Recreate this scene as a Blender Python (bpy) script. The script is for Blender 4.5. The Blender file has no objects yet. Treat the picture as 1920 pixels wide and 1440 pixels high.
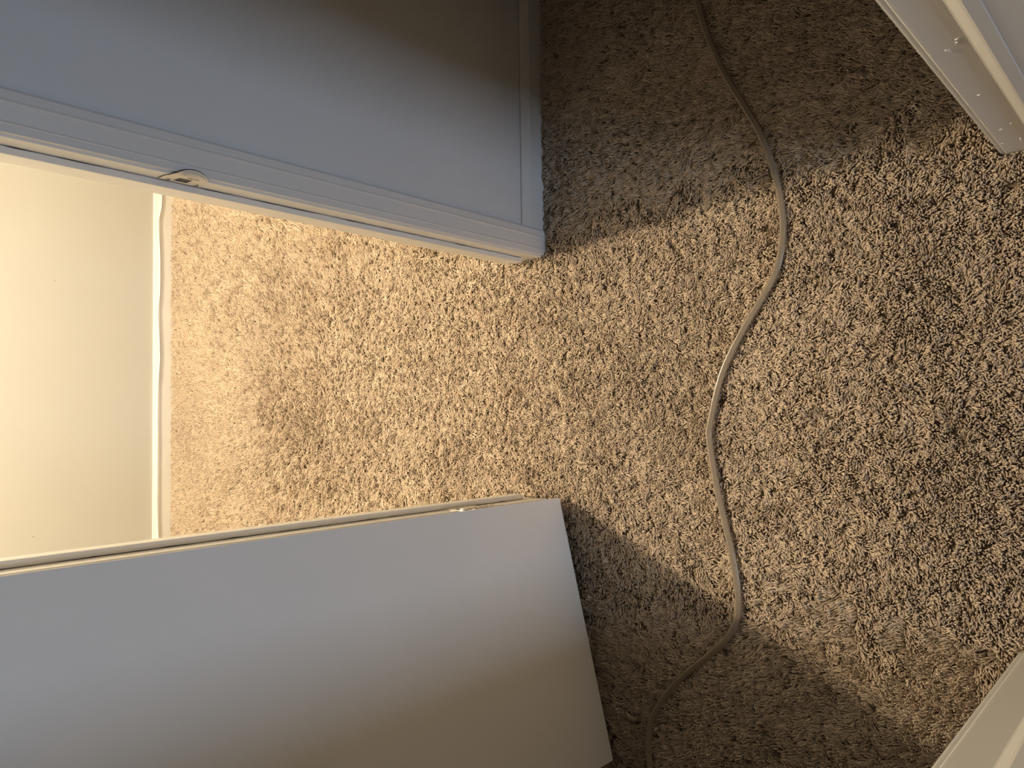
import bpy, bmesh, math, random
import numpy as np
from mathutils import Matrix, Vector

C = bpy.context.scene.collection
SC = bpy.context.scene

# ------------------------------------------------------------------ camera
cam_d = bpy.data.cameras.new('camera')
cam = bpy.data.objects.new('camera', cam_d)
C.objects.link(cam)
cam_d.sensor_fit = 'HORIZONTAL'
cam_d.sensor_width = 36.0
cam_d.lens = 28.65
cam_d.clip_start = 0.01
RIGHT = Vector((0.99914087, -0.03571087, 0.02102987))     # the phone was held on its side
DOWN = Vector((-0.01355133, -0.76106473, -0.64853438))
FWD = Vector((0.03916482, 0.64769222, -0.76089481))
m = Matrix((DOWN, RIGHT, -FWD)).transposed().to_4x4()
m.translation = Vector((0.0, 0.0, 1.5))
cam.matrix_world = m
SC.camera = cam

# ------------------------------------------------------------------ world, lights, exposure
world = bpy.data.worlds.new('world')
SC.world = world
world.use_nodes = True
world.node_tree.nodes['Background'].inputs['Color'].default_value = (0.55, 0.62, 0.75, 1)
world.node_tree.nodes['Background'].inputs['Strength'].default_value = 0.3

SC.view_settings.view_transform = 'Standard'
SC.view_settings.look = 'None'
SC.view_settings.gamma = 1.0
SC.view_settings.use_curve_mapping = False
SC.view_settings.exposure = 0.0

def light(name, kind, loc, energy, color, **kw):
    d = bpy.data.lights.new(name, kind)
    d.energy = energy
    d.color = color
    for k, v in kw.items():
        setattr(d, k, v)
    o = bpy.data.objects.new(name, d)
    o.location = loc
    C.objects.link(o)
    return o

LAMP = (0.268, 2.055, 2.28)
light('ceiling_lamp', 'POINT', LAMP, 174.0, (1.0, 0.845, 0.61), shadow_soft_size=0.038)
win = light('window_daylight', 'AREA', (-0.25, -2.3, 0.70), 27.0, (0.56, 0.73, 1.0), shape='RECTANGLE', size=0.55, size_y=1.0)
win.rotation_euler = (math.radians(90), 0, 0)             # shines along +Y, out of the window wall

light('door_fill', 'POINT', (1.0, -1.2, 0.36), 16.0, (1.0, 0.84, 0.64), shadow_soft_size=0.12)  # unseen warm fill, added to brighten the open door

# ------------------------------------------------------------------ materials
def new_mat(name, base, rough=0.5, spec=0.5):
    mt = bpy.data.materials.new(name)
    mt.use_nodes = True
    b = mt.node_tree.nodes['Principled BSDF']
    b.inputs['Base Color'].default_value = (*base, 1)
    b.inputs['Roughness'].default_value = rough
    b.inputs['Specular IOR Level'].default_value = spec
    return mt, mt.node_tree.nodes, mt.node_tree.links, b

def paint(name, base, rough=0.5, bump=0.15, scale=260.0, streak=None, var=0.03):
    mt, N, L, b = new_mat(name, base, rough, 0.4)
    tc = N.new('ShaderNodeTexCoord')
    mp = N.new('ShaderNodeMapping')
    if streak:
        mp.inputs['Scale'].default_value = streak
    L.new(tc.outputs['Object'], mp.inputs['Vector'])
    n = N.new('ShaderNodeTexNoise')
    n.inputs['Scale'].default_value = scale
    n.inputs['Detail'].default_value = 3
    L.new(mp.outputs['Vector'], n.inputs['Vector'])
    bp = N.new('ShaderNodeBump')
    bp.inputs['Strength'].default_value = bump
    bp.inputs['Distance'].default_value = 0.001
    L.new(n.outputs['Fac'], bp.inputs['Height'])
    L.new(bp.outputs['Normal'], b.inputs['Normal'])
    n2 = N.new('ShaderNodeTexNoise')
    n2.inputs['Scale'].default_value = 4.0
    n2.inputs['Detail'].default_value = 4
    L.new(tc.outputs['Object'], n2.inputs['Vector'])
    mx = N.new('ShaderNodeMix')
    mx.data_type = 'RGBA'
    mx.inputs['A'].default_value = (*[c * (1 - var) for c in base], 1)
    mx.inputs['B'].default_value = (*[min(1, c * (1 + var)) for c in base], 1)
    L.new(n2.outputs['Fac'], mx.inputs['Factor'])
    L.new(mx.outputs['Result'], b.inputs['Base Color'])
    return mt

M_WALL = paint('wall_paint', (0.77, 0.76, 0.74), 0.55, 0.12, 300)
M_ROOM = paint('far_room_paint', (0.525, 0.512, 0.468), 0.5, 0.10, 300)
M_LOW_BOUNCE = paint('low_bounce_wall_paint', (0.26, 0.25, 0.23), 0.6, 0.12, 300)  # for unseen walls, made dark to cut bounced light in the hall
M_CEIL = paint('ceiling_paint', (0.55, 0.54, 0.52), 0.8, 0.3, 90)
M_TRIM = paint('trim_paint', (0.80, 0.77, 0.72), 0.35, 0.25, 120, (1, 1, 0.08))
M_DOOR = paint('door_paint', (0.85, 0.83, 0.79), 0.42, 0.10, 200, (1, 1, 0.05))
M_CHIP, *_ = new_mat('bare_paint_chip', (0.92, 0.90, 0.85), 0.6)
M_SCUFF, *_ = new_mat('scuff', (0.16, 0.13, 0.10), 0.7)
M_GREYSCUFF, *_ = new_mat('faint_scuff', (0.50, 0.46, 0.40), 0.7)
M_CRACK, *_ = new_mat('dark_gap', (0.05, 0.045, 0.04), 0.9)
M_WHITECORD, *_ = new_mat('white_cable', (0.86, 0.84, 0.80), 0.4)

def cord_mat():
    mt, N, L, b = new_mat('beige_cord', (0.30, 0.235, 0.165), 0.16, 0.4)
    return mt
M_CORD = cord_mat()

def metal_mat():
    mt, N, L, b = new_mat('painted_metal', (0.72, 0.68, 0.60), 0.4, 0.5)
    b.inputs['Metallic'].default_value = 0.15
    tc = N.new('ShaderNodeTexCoord')
    n = N.new('ShaderNodeTexNoise')
    n.inputs['Scale'].default_value = 140
    n.inputs['Detail'].default_value = 5
    L.new(tc.outputs['Object'], n.inputs['Vector'])
    r = N.new('ShaderNodeValToRGB')
    r.color_ramp.elements[0].position = 0.22
    r.color_ramp.elements[0].color = (0.20, 0.18, 0.15, 1)
    r.color_ramp.elements[1].position = 0.36
    r.color_ramp.elements[1].color = (0.72, 0.68, 0.60, 1)
    L.new(n.outputs['Fac'], r.inputs['Fac'])
    L.new(r.outputs['Color'], b.inputs['Base Color'])
    return mt
M_METAL = metal_mat()
M_DARKMETAL_SHADE, *_ = new_mat('dark_metal_and_shade', (0.06, 0.055, 0.05), 0.5)  # dark metal, also painted shade on the plate rim and latch hole

CARPET = (0.64, 0.515, 0.385)

def carpet_mat():
    mt, N, L, b = new_mat('carpet_yarn', CARPET, 0.85, 0.15)
    at = N.new('ShaderNodeAttribute')
    at.attribute_type = 'INSTANCER'
    at.attribute_name = 'tint'
    mx = N.new('ShaderNodeMix')
    mx.data_type = 'RGBA'
    mx.inputs['A'].default_value = (CARPET[0] * 0.80, CARPET[1] * 0.78, CARPET[2] * 0.76, 1)
    mx.inputs['B'].default_value = (CARPET[0] * 1.14, CARPET[1] * 1.14, CARPET[2] * 1.14, 1)
    L.new(at.outputs['Fac'], mx.inputs['Factor'])
    L.new(mx.outputs['Result'], b.inputs['Base Color'])
    b.inputs['Sheen Weight'].default_value = 0.15
    b.inputs['Sheen Roughness'].default_value = 0.5
    return mt
M_YARN = carpet_mat()
M_BACKING = paint('carpet_backing', (0.16, 0.12, 0.08), 0.95, 0.6, 320, None, 0.1)

# ------------------------------------------------------------------ mesh helpers
def link(name, bm, mat, parent=None, smooth=False):
    bmesh.ops.recalc_face_normals(bm, faces=bm.faces[:])
    me = bpy.data.meshes.new(name)
    bm.to_mesh(me)
    bm.free()
    me.materials.append(mat)
    if smooth:
        for p in me.polygons:
            p.use_smooth = True
    o = bpy.data.objects.new(name, me)
    C.objects.link(o)
    if parent is not None:
        o.parent = parent
    return o

def tag(o, label=None, cat=None, group=None, kind=None):
    for k, v in (('label', label), ('category', cat), ('group', group), ('kind', kind)):
        if v:
            o[k] = v
    return o

def box(bm, x0, x1, y0, y1, z0, z1, bevel=0.0, seg=2):
    r = bmesh.ops.create_cube(bm, size=1.0)
    vs = r['verts']
    bmesh.ops.scale(bm, vec=(x1 - x0, y1 - y0, z1 - z0), verts=vs)
    bmesh.ops.translate(bm, vec=((x0 + x1) / 2, (y0 + y1) / 2, (z0 + z1) / 2), verts=vs)
    if bevel:
        es = list({e for v in vs for e in v.link_edges})
        bmesh.ops.bevel(bm, geom=es, offset=bevel, segments=seg, affect='EDGES', profile=0.6)

def box_obj(name, x0, x1, y0, y1, z0, z1, mat, parent=None, bevel=0.0):
    bm = bmesh.new()
    box(bm, x0, x1, y0, y1, z0, z1, bevel)
    return link(name, bm, mat, parent)

def prism(bm, prof, a, b, f):
    """closed profile extruded between parameters a and b; f(p, t) -> point"""
    n = len(prof)
    v0 = [bm.verts.new(f(p, a)) for p in prof]
    v1 = [bm.verts.new(f(p, b)) for p in prof]
    for i in range(n):
        j = (i + 1) % n
        bm.faces.new((v0[i], v0[j], v1[j], v1[i]))
    bm.faces.new(v0[::-1])
    bm.faces.new(v1)

def catmull(pts, sub):
    P = [np.array(p, float) for p in pts]
    P = [2 * P[0] - P[1]] + P + [2 * P[-1] - P[-2]]
    out = []
    for i in range(1, len(P) - 2):
        for k in range(sub):
            t = k / sub
            a, b, c, d = P[i - 1], P[i], P[i + 1], P[i + 2]
            out.append(0.5 * (2 * b + (c - a) * t + (2 * a - 5 * b + 4 * c - d) * t * t + (3 * b - a - 3 * c + d) * t ** 3))
    out.append(P[-2])
    return out

def sweep(bm, path, section):
    """section: list of (side, up) offsets, swept along a path that mostly lies flat"""
    rings = []
    n = len(path)
    for i, p in enumerate(path):
        t = path[min(i + 1, n - 1)] - path[max(i - 1, 0)]
        t = t / np.linalg.norm(t)
        s = np.cross(t, (0, 0, 1.0))
        s = s / np.linalg.norm(s)
        u = np.cross(s, t)
        rings.append([bm.verts.new(p + s * a + u * b) for a, b in section])
    k = len(section)
    for i in range(n - 1):
        for j in range(k):
            bm.faces.new((rings[i][j], rings[i][(j + 1) % k], rings[i + 1][(j + 1) % k], rings[i + 1][j]))
    bm.faces.new(rings[0][::-1])
    bm.faces.new(rings[-1])

# ------------------------------------------------------------------ room shell
Z0 = -0.018            # carpet backing; pile tips reach about z = 0
ROOT = -0.012          # where most tufts spring from
CEIL = 2.40
W0, W1 = 1.190, 1.306  # the wall with the doorway, hall face and room face
JL, JR = -0.1945, 0.3745 # jamb faces of that doorway
HEAD = 2.03
N0, N1 = 0.125, 0.243  # the wall the photographer stands in
NL, NR = -0.384, 0.413
FAR = 2.985

def struct(o):
    o['kind'] = 'structure'
    return o

struct(box_obj('floor', -3.1, 3.1, -2.5, 3.1, Z0 - 0.08, Z0, M_BACKING))
struct(box_obj('ceiling', -3.1, 3.1, -2.5, 3.1, CEIL, CEIL + 0.08, M_CEIL))

# wall with the doorway (hall side faces the camera)
bm = bmesh.new()
box(bm, -3.0, JL - 0.018, W0, W1, Z0, CEIL)
box(bm, JR + 0.018, 3.0, W0, W1, Z0, CEIL)
box(bm, JL - 0.018, JR + 0.018, W0, W1, HEAD + 0.018, CEIL)
struct(link('wall_back', bm, M_WALL))
# wall the photographer stands in
bm = bmesh.new()
box(bm, -3.0, NL - 0.018, N0, N1, Z0, CEIL)
box(bm, NR + 0.018, 3.0, N0, N1, Z0, CEIL)
box(bm, NL - 0.018, NR + 0.018, N0, N1, HEAD + 0.018, CEIL)
struct(link('wall_front', bm, M_LOW_BOUNCE))
# ends of hall and near room, and the room beyond
bm = bmesh.new()
box(bm, -3.1, -3.0, -2.4, W1, Z0, CEIL)
struct(link('wall_left', bm, M_LOW_BOUNCE))
bm = bmesh.new()
box(bm, 3.0, 3.1, -2.4, W1, Z0, CEIL)
struct(link('wall_right', bm, M_LOW_BOUNCE))
struct(box_obj('wall_rear', -3.1, 3.1, -2.5, -2.4, Z0, CEIL, M_LOW_BOUNCE))
struct(box_obj('wall_far', -1.5, 1.7, FAR, FAR + 0.1, Z0, CEIL, M_ROOM))
struct(box_obj('wall_room_left', -1.5, -1.4, W1, FAR, Z0, CEIL, M_ROOM))
struct(box_obj('wall_room_right', 1.6, 1.7, W1, FAR, Z0, CEIL, M_ROOM))

# ------------------------------------------------------------------ baseboards
def baseboard(name, x0, x1, yw, sgn, h=0.060, d=0.011, slope=0.022):
    prof = [(0, Z0), (d, Z0), (d, h - slope), (d - 0.0012, h - slope + 0.002), (d - 0.0075, h - 0.002), (d - 0.009, h), (0, h)]
    bm = bmesh.new()
    prism(bm, prof, x0, x1, lambda p, t: (t, yw + sgn * p[0], p[1]))
    return struct(link(name, bm, M_TRIM))

baseboard('baseboard_back', JR + 0.0636, 3.0, W0, -1)
baseboard('baseboard_back_left', -3.0, JL - 0.0636, W0, -1)
bf = baseboard('baseboard_far', -1.4, 1.6, FAR, -1, 0.058, 0.014, 0.019)
bm = bmesh.new()                                             # hairline where paint parts from wall above the board
prism(bm, [(0, 0.0600), (0.0012, 0.0600), (0.0012, 0.0622), (0, 0.0622)], JR + 0.0636, 3.0, lambda p, t: (t, W0 - p[0], p[1]))
ck = link('paint_crack', bm, M_GREYSCUFF, bpy.data.objects['baseboard_back'])

# ------------------------------------------------------------------ door frame of the far room: jambs, stops, casing
def frame(name, x, side, y0, y1, h):
    """an upright lining board; side +1 when the opening lies to -x of it"""
    bm = bmesh.new()
    box(bm, min(x, x + side * 0.018), max(x, x + side * 0.018), y0, y1, Z0, h, 0.0007, 2)
    return struct(link(name, bm, M_TRIM))

jr = frame('trim_1', JR, +1, 1.1865, 1.307, HEAD)
jl = frame('trim_2', JL, -1, 1.1865, 1.307, HEAD)
jh = struct(box_obj('trim_3', JL - 0.018, JR + 0.018, 1.1865, 1.307, HEAD, HEAD + 0.018, M_TRIM))

def stop(parent, x, side, z0):
    bm = bmesh.new()
    xa, xb = x - side * 0.0115, x
    box(bm, min(xa, xb), max(xa, xb), 1.2225, 1.252, z0, HEAD, 0.0016, 2)
    o = link('door_stop', bm, M_TRIM, parent)
    rr = random.Random(7 if side > 0 else 9)                 # the ragged dark line where the paint has split beside the stop
    bm = bmesh.new()
    path = []
    z = z0 + 0.004
    prev = None
    while z < HEAD - 0.02:
        w = 0.0003 + 0.0012 * rr.random() ** 1.5
        a = bm.verts.new((x - side * 0.0005, 1.2228, z))
        b = bm.verts.new((x - side * 0.0005, 1.2228 - w, z))
        c = bm.verts.new((x - side * (0.0004 + w), 1.2220, z))
        if prev:
            for i in range(3):
                j = (i + 1) % 3
                bm.faces.new((prev[i], prev[j], (a, b, c)[j], (a, b, c)[i]))
        else:
            bm.faces.new((a, b, c))
        prev = (a, b, c)
        z += 0.012 + 0.02 * rr.random()
    bm.faces.new(prev[::-1])
    link('paint_crack', bm, M_CRACK, parent)
    return o

stop(jr, JR, +1, 0.022)
stop(jl, JL, -1, 0.030)
box_obj('door_stop', JL + 0.0115, JR - 0.0115, 1.2225, 1.252, HEAD - 0.0115, HEAD, M_TRIM, jh)

def casing(name, x_in, side):
    # profile across the width: bead on the inside edge, two shallow ridges, thick outer edge
    prof = [(0.000, 0.0), (0.000, 0.0098), (0.0008, 0.0106), (0.0115, 0.0115), (0.0135, 0.0128), (0.0155, 0.0118),
            (0.026, 0.0128), (0.040, 0.0140), (0.0425, 0.0158), (0.046, 0.0150), (0.058, 0.0152), (0.0615, 0.0135), (0.063, 0.010), (0.063, 0.0)]
    bm = bmesh.new()
    prism(bm, prof, Z0, HEAD + 0.069, lambda p, t: (x_in + side * p[0] * 0.945, W0 - p[1], t))
    return struct(link(name, bm, M_TRIM))

casing('trim_4', JR + 0.004, +1)
casing('trim_5', JL - 0.004, -1)
bm = bmesh.new()
box(bm, JL - 0.069, JR + 0.069, W0 - 0.014, W0, HEAD + 0.006, HEAD + 0.069, 0.002)
struct(link('trim_6', bm, M_TRIM))

# ------------------------------------------------------------------ strike plate on the right jamb (part of that jamb)
def strike(parent):
    zc, hz = 0.872, 0.034
    ybk = 1.2155
    bm = bmesh.new()
    cols = 17
    xs = JR - 0.0016
    rows = []
    R_ = 0.0130
    flat = ybk - 1.1800
    for i in range(cols):
        u = -1 + 2 * i / (cols - 1)
        z = zc + hz * u
        e = max(0.0, 1 - abs(u) ** 2.3) ** 0.55
        smax = 0.0190 + 0.0335 * e                            # length of the plate at this height, along its curve
        row = []
        for k in range(9):
            d = smax * k / 8
            if d <= flat:
                p = (xs, ybk - d, z)
            else:
                th_ = min((d - flat) / R_, 1.0)
                ext = max(0.0, d - flat - R_)
                p = (xs + R_ * (1 - math.cos(th_)) + ext * 0.84, 1.1800 - R_ * math.sin(th_) - ext * 0.54, z)
            row.append(p)
        rows.append(row)
    th = 0.0015
    A = [[bm.verts.new(p) for p in r] for r in rows]
    B = [[bm.verts.new((p[0] + th, p[1] + th * 0.5, p[2])) for p in r] for r in rows]
    # latch hole: leave out the cells in the middle
    hole = {(i, k) for i in range(6, 11) for k in (1, 2, 3)}
    for i in range(cols - 1):
        for k in range(8):
            if (i, k) in hole:
                continue
            bm.faces.new((A[i][k], A[i + 1][k], A[i + 1][k + 1], A[i][k + 1]))
            bm.faces.new((B[i][k], B[i][k + 1], B[i + 1][k + 1], B[i + 1][k]))
    bd = [e for e in bm.edges if len(e.link_faces) == 1]
    # rims, coloured dark for the shadowed gap around the plate
    pair = {}
    for r1, r2 in zip(A, B):
        for a, b in zip(r1, r2):
            pair[a] = b
    for e in bd:
        a, b = e.verts
        if a in pair and b in pair:
            try:
                f = bm.faces.new((a, b, pair[b], pair[a]))
                f.material_index = 1
            except ValueError:
                pass
    s = link('strike_plate', bm, M_METAL, parent)
    s.data.materials.append(M_DARKMETAL_SHADE)
    s['label'] = 'paint-smeared metal strike plate with a curved lip'
    bm = bmesh.new()                                          # thin dark slab, painted shade in place of a latch pocket
    box(bm, JR - 0.0008, JR + 0.001, 1.1880, 1.2100, zc - 0.0120, zc + 0.0130)
    h = link('latch_hole_shade', bm, M_DARKMETAL_SHADE, s)
    for dz in (-0.024, 0.0225):
        bm = bmesh.new()
        bmesh.ops.create_cone(bm, cap_ends=True, segments=14, radius1=0.0036, radius2=0.0028, depth=0.0016,
                              matrix=Matrix.Translation((xs - 0.0006, 1.2075, zc + dz)) @ Matrix.Rotation(math.radians(-90), 4, 'Y'))
        sc = link('screw', bm, M_GREYSCUFF, s)
        bm = bmesh.new()
        box(bm, xs - 0.0020, xs - 0.0010, 1.2040, 1.2110, zc + dz - 0.0008, zc + dz + 0.0008)
        bmesh.ops.rotate(bm, cent=(xs, 1.2075, zc + dz), matrix=Matrix.Rotation(0.6, 3, 'X'), verts=bm.verts[:])
        link('screw_slot', bm, M_DARKMETAL_SHADE, s)
strike(jr)
sp = [o for o in bpy.data.objects if o.name.startswith('strike_plate')][0]
rr = random.Random(5)
for k in range(6):                                            # scratches down to bare metal between hole and lip
    bm = bmesh.new()
    box(bm, JR - 0.0020, JR - 0.0015, 1.1812, 1.1812 + 0.0010 + 0.0020 * rr.random(), -0.0009, 0.0009)
    bmesh.ops.rotate(bm, cent=(JR, 1.1822, 0), matrix=Matrix.Rotation(rr.uniform(-0.6, 0.6), 3, 'X'), verts=bm.verts[:])
    bmesh.ops.translate(bm, vec=(0, 0, 0.872 + 0.002 - 0.0032 * k), verts=bm.verts[:])
    link('scratch', bm, M_DARKMETAL_SHADE, sp)

# ------------------------------------------------------------------ the near doorway: rebated jambs, stop with a sloped edge
def near_jamb(name, x, side):
    s = side
    prof = [(x + s * 0.018, N1 - 0.002), (x + s * 0.003, N1 - 0.002), (x + s * 0.0006, N1 - 0.0035), (x, N1 - 0.006), (x, N1 - 0.0105),
            (x - s * 0.0012, N1 - 0.0125), (x - s * 0.0014, N1 - 0.015),
            (x - s * 0.0014, 0.1875), (x - s * 0.0022, 0.1850), (x - s * 0.0105, 0.1725), (x - s * 0.0120, 0.1690),
            (x - s * 0.0120, 0.1550), (x - s * 0.0114, 0.1540), (x - s * 0.0114, N0 - 0.002), (x + s * 0.018, N0 - 0.002)]
    bm = bmesh.new()
    prism(bm, prof, Z0, HEAD, lambda p, t: (p[0], p[1], t))
    return struct(link(name, bm, M_TRIM))
nr = near_jamb('trim_7', NR, +1)
nl = near_jamb('trim_8', NL, -1)
struct(box_obj('trim_9', NL - 0.018, NR + 0.018, N0, N1, HEAD, HEAD + 0.018, M_TRIM))

def chips(parent, spots, x, side):
    rr = random.Random(3)
    for y, z, r in spots:
        bm = bmesh.new()
        n = 9
        ring0, ring1 = [], []
        for i in range(n):
            a = i / n * 2 * math.pi
            q = 1.5 * r * (0.55 + 0.6 * rr.random())
            ring0.append(bm.verts.new((x, y + q * math.cos(a), z + 1.4 * q * math.sin(a))))
            ring1.append(bm.verts.new((x - side * 0.0009, y + 0.8 * q * math.cos(a), z + 1.1 * q * math.sin(a))))
        for i in range(n):
            j = (i + 1) % n
            bm.faces.new((ring0[i], ring0[j], ring1[j], ring1[i]))
        bm.faces.new(ring1)
        link('paint_chip', bm, M_CHIP, parent)
chips(nr, [(0.1965, 0.497, 0.0022), (0.1985, 0.489, 0.0014), (0.2115, 0.474, 0.0022), (0.2095, 0.468, 0.0012), (0.2124, 0.300, 0.0014),
           (0.2000, 0.148, 0.0014), (0.2158, 0.128, 0.0018), (0.2010, 0.062, 0.0016), (0.2020, 0.050, 0.0012), (0.2260, 0.054, 0.0013)],
      NR - 0.0013, +1)

# ------------------------------------------------------------------ the open door, swung back against the hall wall
ALPHA = math.radians(166.4)
dirv = Vector((math.cos(ALPHA), -math.sin(ALPHA), 0))
PIV = Vector((-0.1925, 1.164, 0))
door = bpy.data.objects.new('door_1', None)
door.location = (PIV.x, PIV.y, 0)
door.rotation_euler = (0, 0, -ALPHA)                          # local +x runs along the door, local +y is its room face
C.objects.link(door)
door['kind'] = 'structure'
door['label'] = 'plain white slab door standing open on the hall side of the doorway'
bm = bmesh.new()
box(bm, 0.003, 0.573, 0.0, 0.035, 0.012, 2.02)
es = [e for e in bm.edges if abs(e.verts[0].co.y - e.verts[1].co.y) > 0.01]
bmesh.ops.bevel(bm, geom=es, offset=0.004, segments=3, affect='EDGES', profile=0.5)
es = [e for e in bm.edges if abs(e.verts[0].co.y - e.verts[1].co.y) < 1e-5 and len(e.link_faces) == 2 and e.calc_face_angle(0) > 1.0]
bmesh.ops.bevel(bm, geom=es, offset=0.0014, segments=2, affect='EDGES', profile=0.5)
link('door_slab', bm, M_DOOR, door)

def hinge(z):
    bm = bmesh.new()                                          # knuckle barrel on the pivot, in local space
    for k in range(5):
        bmesh.ops.create_cone(bm, cap_ends=True, segments=14, radius1=0.0052, radius2=0.0052, depth=0.0168,
                              matrix=Matrix.Translation((0, 0.0, z - 0.0356 + 0.0178 * k)))
    kn = link('hinge_knuckle', bm, M_METAL, door, True)
    bm = bmesh.new()
    bmesh.ops.create_uvsphere(bm, u_segments=12, v_segments=8, radius=0.0058, matrix=Matrix.Translation((0, 0, z + 0.048)))
    link('hinge_pin', bm, M_CHIP, kn, True)
    bm = bmesh.new()                                          # leaf on the door edge
    box(bm, 0.0016, 0.0031, 0.0, 0.030, z - 0.0445, z + 0.0445)
    link('hinge_leaf', bm, M_METAL, door)
    # leaf on the jamb
    bm = bmesh.new()
    box(bm, JL, JL + 0.0016, 1.170, 1.2215, z - 0.0445, z + 0.0445, 0.0004)
    lf = link('hinge_leaf', bm, M_METAL, jl)
    for dz, dy in ((0.031, 1.196), (0.0, 1.190), (-0.031, 1.196)):
        bm = bmesh.new()
        bmesh.ops.create_cone(bm, cap_ends=True, segments=12, radius1=0.004, radius2=0.003, depth=0.0014,
                              matrix=Matrix.Translation((JL + 0.0020, dy, z + dz)) @ Matrix.Rotation(math.radians(90), 4, 'Y'))
        link('screw', bm, M_DARKMETAL_SHADE, lf)
hinge(0.245)
hinge(1.78)

# ------------------------------------------------------------------ marks on the far wall and its board
def mark(parent, x, z, dx, dz, y, mat, name='scuff_mark', ang=0.0):
    bm = bmesh.new()
    box(bm, -dx, dx, -0.0003, 0.0003, -dz, dz)
    bmesh.ops.rotate(bm, cent=(0, 0, 0), matrix=Matrix.Rotation(ang, 3, 'Y'), verts=bm.verts[:])
    bmesh.ops.translate(bm, vec=(x, y, z), verts=bm.verts[:])
    link(name, bm, mat, parent)
wf = bpy.data.objects['wall_far']
for x, z, dx, dz, mt, a in ((0.484, 0.400, .0012, .0016, M_SCUFF, 0), (-0.379, 0.496, .0007, .010, M_GREYSCUFF, 0.1), (-0.389, 0.492, .0006, .006, M_GREYSCUFF, 0.7),
                            (-0.384, 0.476, .006, .0006, M_GREYSCUFF, 0.3), (-0.380, 0.460, .0014, .0016, M_SCUFF, 0), (-0.392, 0.484, .0006, .008, M_GREYSCUFF, -0.5),
                            (0.733, 0.068, .0010, .004, M_GREYSCUFF, 0.3), (-0.274, 0.331, .0008, .004, M_GREYSCUFF, 0.5)):
    mark(wf, x, z, dx, dz, FAR - 0.0003, mt, 'scuff_mark', a)
mark(bf, 0.7476, 0.014, .0030, .0018, FAR - 0.0133, M_SCUFF, 'scuff_mark', 0.5)

# ------------------------------------------------------------------ loose white cable along the far baseboard
pts = [(1.6, .036), (1.2, .034), (1.0, .033), (0.8417, .0330), (0.8008, .0345), (0.7483, .0440), (0.678, .0420), (0.618, .0390), (0.5374, .0385), (0.477, .0395), (0.4365, .0430),
       (0.3961, .0455), (0.3165, .0410), (0.2367, .0388), (0.1967, .0405), (0.1368, .0440), (0.0573, .0465), (-0.1209, .0460), (-0.2982, .0463), (-0.3966, .0440),
       (-0.4402, .0412), (-0.60, .040), (-0.9, .041), (-1.4, .040)]
def far_cable(name, pts, r, y, label, cat, parent=None):
    path = [np.array((p[0], p[1], p[2])) for p in catmull([(a, y(a), b) for a, b in pts], 6)]
    bm = bmesh.new()
    sec = [(r * math.cos(k / 10 * 2 * math.pi), r * math.sin(k / 10 * 2 * math.pi)) for k in range(10)]
    sweep(bm, path, sec)
    o = link(name, bm, M_WHITECORD, parent, True)
    if label:
        tag(o, label, cat)
    return o
far_cable('white_cable', [(a, b + 0.003) for a, b in pts], 0.0030, lambda a: FAR - 0.0190, 'thin white cable lying loosely along the far baseboard', 'cable')

# ------------------------------------------------------------------ beige cord across the hall carpet
cpts = [(1.25, .80), (1.05, .79), (0.8439, 0.7642), (0.6911, 0.7151), (0.5496, 0.6431), (0.449, 0.6096), (0.355, 0.5976), (0.2854, 0.6078), (0.2421, 0.6278), (0.1598, 0.6838), (0.0786, 0.7284),
        (-0.0161, 0.7561), (-0.0586, 0.7595), (-0.1637, 0.7425), (-0.2763, 0.7172), (-0.3676, 0.7063), (-0.4207, 0.7187), (-0.4686, 0.7582), (-0.5547, 0.8503), (-0.6308, 0.9021),
        (-0.6831, 0.9148), (-0.7371, 0.9122), (-0.85, .90), (-1.0, .90)]
path = [np.array((p[0], p[1], 0.0004)) for p in catmull([(a, b, 0) for a, b in cpts], 10)]
sec = []
for k in range(28):                                           # flat two-wire cord, rounded edges, shallow groove along the middle
    a = k / 28 * 2 * math.pi
    ca, sa = math.cos(a), math.sin(a)
    sx = 0.0064 * math.copysign(abs(ca) ** 0.8, ca)
    sz = 0.0033 * math.copysign(abs(sa) ** 0.8, sa) * (1 - 0.16 * math.exp(-(sx / 0.0016) ** 2))
    ct, st = math.cos(0.50), math.sin(0.50)                   # it lies a little on edge
    sec.append((sx * ct - sz * st, sx * st + sz * ct))
bm = bmesh.new()
sweep(bm, path, sec)
tag(link('extension_cord', bm, M_CORD, None, True), 'flat beige two-wire cord winding across the brown hall carpet', 'cord')

# ------------------------------------------------------------------ carpet pile (uncountable yarn tufts)
rng = np.random.default_rng(11)

def lattice_noise(x, y, cell, seed):
    r = np.random.default_rng(seed)
    g = r.random((64, 64))
    fx, fy = x / cell + 100.3, y / cell + 100.7
    ix, iy = np.floor(fx).astype(int), np.floor(fy).astype(int)
    tx, ty = fx - ix, fy - iy
    tx, ty = tx * tx * (3 - 2 * tx), ty * ty * (3 - 2 * ty)
    q = lambda a, b: g[a % 64, b % 64]
    return (q(ix, iy) * (1 - tx) + q(ix + 1, iy) * tx) * (1 - ty) + (q(ix, iy + 1) * (1 - tx) + q(ix + 1, iy + 1) * tx) * ty

def field(x0, x1, y0, y1, step):
    gx = np.arange(x0, x1, step)
    gy = np.arange(y0, y1, step * 0.88)
    X, Y = np.meshgrid(gx, gy)
    X = X + (np.arange(len(gy)) % 2)[:, None] * step * 0.5
    X = X.ravel() + rng.normal(0, step * 0.26, X.size)
    Y = Y.ravel() + rng.normal(0, step * 0.26, Y.size)
    return X, Y
xa, ya = field(-1.30, 1.30, 0.02, 1.30, 0.0034)
xb, yb = field(-0.85, 1.15, 1.30, 2.97, 0.0036)
px, py = np.concatenate([xa, xb]), np.concatenate([ya, yb])
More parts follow.
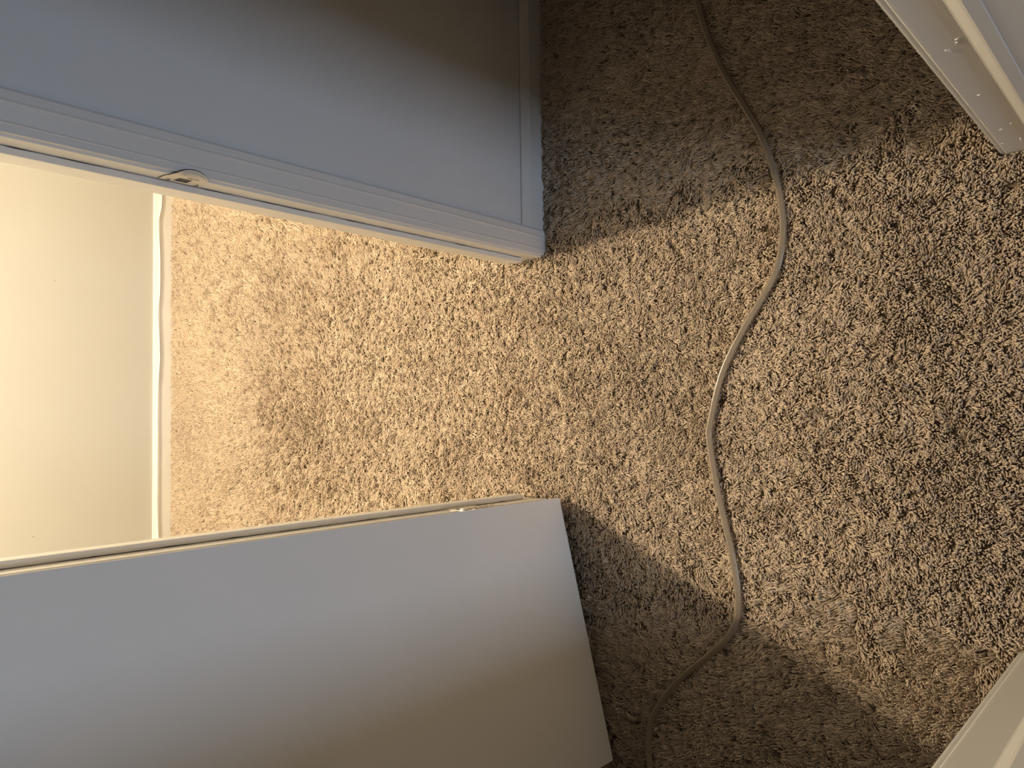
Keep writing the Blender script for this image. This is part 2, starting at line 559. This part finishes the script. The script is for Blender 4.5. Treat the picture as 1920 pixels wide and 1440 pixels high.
# nothing grows inside walls and trim
inwall = ((py > W0 - 0.011) & (py < W1) & ((px < JL + 0.002) | (px > JR - 0.002)))
inwall |= ((py > N0 - 0.004) & (py < N1 + 0.002) & ((px < NL + 0.002) | (px > NR - 0.002)))
pit = lattice_noise(px, py, 0.0078, 21)
seam = (np.abs(py - 1.310 - 0.01 * (JR - px)) < 0.0032) & (px > JR - 0.055) & (px < JR)
keep = ~inwall & ~seam & (pit < 0.86)                                  # gaps between the yarn clumps
px, py = px[keep], py[keep]
n = len(px)
ang0 = np.arctan2(py - 2.4, px - 0.0)                         # brushed away from the doorway
big = lattice_noise(px, py, 0.16, 1) - 0.5
med = lattice_noise(px, py, 0.035, 2) - 0.5
sml = lattice_noise(px, py, 0.011, 3) - 0.5
room = py > 1.25
def ramp(v, lo, hi):
    t = np.clip((v - lo) / (hi - lo), 0, 1)
    return t * t * (3 - 2 * t)
worn = ramp(py, 0.25, 0.80) * (1 - ramp(py, 1.75, 2.35))       # trodden flat in and around the doorway
path_x = np.clip(1.0 - ramp(np.abs(px - 0.05), 0.32, 0.62), 0, 1)
worn = worn * (0.25 + 0.75 * path_x)
# beside the trodden path the pile still lies the other way, towards the doorway
other = (np.abs(px - 0.03) + 0.16 * med + 0.10 * big > 0.43) & (py < 1.25)
calm = np.where(other, 0.55, 1.0)
yaw = ang0 + np.where(other, math.pi, 0.0) + calm * (big * 1.3 + med * 1.4 + sml * 3.0 + rng.normal(0, 0.45, n))
base_lean = np.where(other, 0.12, 0.0) + 0.22 + 0.62 * worn + 0.12 * ramp(py, 1.5, 2.2)
lean = base_lean + 0.40 * (lattice_noise(px, py, 0.09, 4) - 0.5) + 0.9 * (lattice_noise(px, py, 0.012, 5) - 0.5) + rng.normal(0, 0.16, n)
sc = 1.0 + 0.52 * (lattice_noise(px, py, 0.0085, 6) - 0.5) + 0.16 * (lattice_noise(px, py, 0.07, 7) - 0.5) + rng.normal(0, 0.09, n)
sc = sc * (0.98 - 0.14 * worn)
tint = np.clip(0.5 + 0.5 * (lattice_noise(px, py, 0.25, 8) - 0.5) + rng.normal(0, 0.22, n), 0, 1)
me = bpy.data.meshes.new('carpet_pile')
me.vertices.add(n)
pit = pit[keep]
drop = np.clip((pit - 0.42) / 0.35, 0, 1) * 0.0045
co = np.stack([px, py, ROOT - drop], 1).astype(np.float32)
me.vertices.foreach_set('co', co.ravel())
# rotation: lean about local y first, then yaw
rot = np.stack([np.zeros(n), lean, yaw], 1).astype(np.float32)
a = me.attributes.new('tuft_rotation', 'FLOAT_VECTOR', 'POINT')
a.data.foreach_set('vector', rot.ravel())
a = me.attributes.new('tuft_scale', 'FLOAT', 'POINT')
a.data.foreach_set('value', sc.astype(np.float32))
a = me.attributes.new('tint', 'FLOAT', 'POINT')
a.data.foreach_set('value', tint.astype(np.float32))
me.materials.append(M_YARN)
pile = bpy.data.objects.new('carpet_pile', me)
C.objects.link(pile)
tag(pile, 'brown cut-pile carpet running from the hall through the doorway', 'carpet', None, 'stuff')

ng = bpy.data.node_groups.new('pile', 'GeometryNodeTree')
ng.interface.new_socket('Geometry', in_out='INPUT', socket_type='NodeSocketGeometry')
ng.interface.new_socket('Geometry', in_out='OUTPUT', socket_type='NodeSocketGeometry')
N, L = ng.nodes, ng.links
gi, go = N.new('NodeGroupInput'), N.new('NodeGroupOutput')
variants = N.new('GeometryNodeGeometryToInstance')
for (ex, ez, hx, hz, yb_) in ((0.0026, 0.0104, 0.0000, 0.008, 0.0010), (0.0040, 0.0092, 0.0005, 0.009, -0.0014), (0.0018, 0.0110, -0.0006, 0.007, -0.0010), (0.0036, 0.0098, 0.0012, 0.0095, 0.0018)):
    bz = N.new('GeometryNodeCurvePrimitiveBezierSegment')
    bz.mode = 'POSITION'
    bz.inputs['Resolution'].default_value = 4
    bz.inputs['Start'].default_value = (0, 0, -0.001)
    bz.inputs['Start Handle'].default_value = (hx, yb_, 0.004)
    bz.inputs['End Handle'].default_value = (hx + 0.001, -yb_, hz)
    bz.inputs['End'].default_value = (ex, yb_ * 0.7, ez)
    sp = N.new('GeometryNodeSplineParameter')
    fc = N.new('ShaderNodeFloatCurve')
    cv = fc.mapping.curves[0]
    cv.points[0].location = (0.0, 0.60)
    cv.points[1].location = (1.0, 0.50)
    cv.points.new(0.70, 1.0)
    fc.mapping.update()
    L.new(sp.outputs['Factor'], fc.inputs['Value'])
    circ = N.new('GeometryNodeCurvePrimitiveCircle')
    circ.inputs['Resolution'].default_value = 6
    circ.inputs['Radius'].default_value = 0.00185
    cm = N.new('GeometryNodeCurveToMesh')
    cm.inputs['Fill Caps'].default_value = True
    L.new(bz.outputs['Curve'], cm.inputs['Curve'])
    L.new(circ.outputs['Curve'], cm.inputs['Profile Curve'])
    L.new(fc.outputs['Value'], cm.inputs['Scale'])
    sm = N.new('GeometryNodeSetMaterial')
    sm.inputs['Material'].default_value = M_YARN
    L.new(cm.outputs['Mesh'], sm.inputs['Geometry'])
    L.new(sm.outputs['Geometry'], variants.inputs['Geometry'])
ip = N.new('GeometryNodeInstanceOnPoints')
ip.inputs['Pick Instance'].default_value = True
ri = N.new('FunctionNodeRandomValue')
ri.data_type = 'INT'
ri.inputs['Min'].default_value = 0 if False else 0
for s in ri.inputs:
    if s.name == 'Max' and s.type == 'INT':
        s.default_value = 3
    if s.name == 'Min' and s.type == 'INT':
        s.default_value = 0
L.new([s for s in ri.outputs if s.type == 'INT'][0], ip.inputs['Instance Index'])
ar = N.new('GeometryNodeInputNamedAttribute')
ar.data_type = 'FLOAT_VECTOR'
ar.inputs['Name'].default_value = 'tuft_rotation'
as_ = N.new('GeometryNodeInputNamedAttribute')
as_.data_type = 'FLOAT'
as_.inputs['Name'].default_value = 'tuft_scale'
er = N.new('FunctionNodeEulerToRotation')
L.new(ar.outputs['Attribute'], er.inputs[0])
L.new(er.outputs[0], ip.inputs['Rotation'])
L.new(as_.outputs['Attribute'], ip.inputs['Scale'])
L.new(gi.outputs[0], ip.inputs['Points'])
L.new(variants.outputs[0], ip.inputs['Instance'])
L.new(ip.outputs['Instances'], go.inputs[0])
md = pile.modifiers.new('pile', 'NODES')
md.node_group = ng
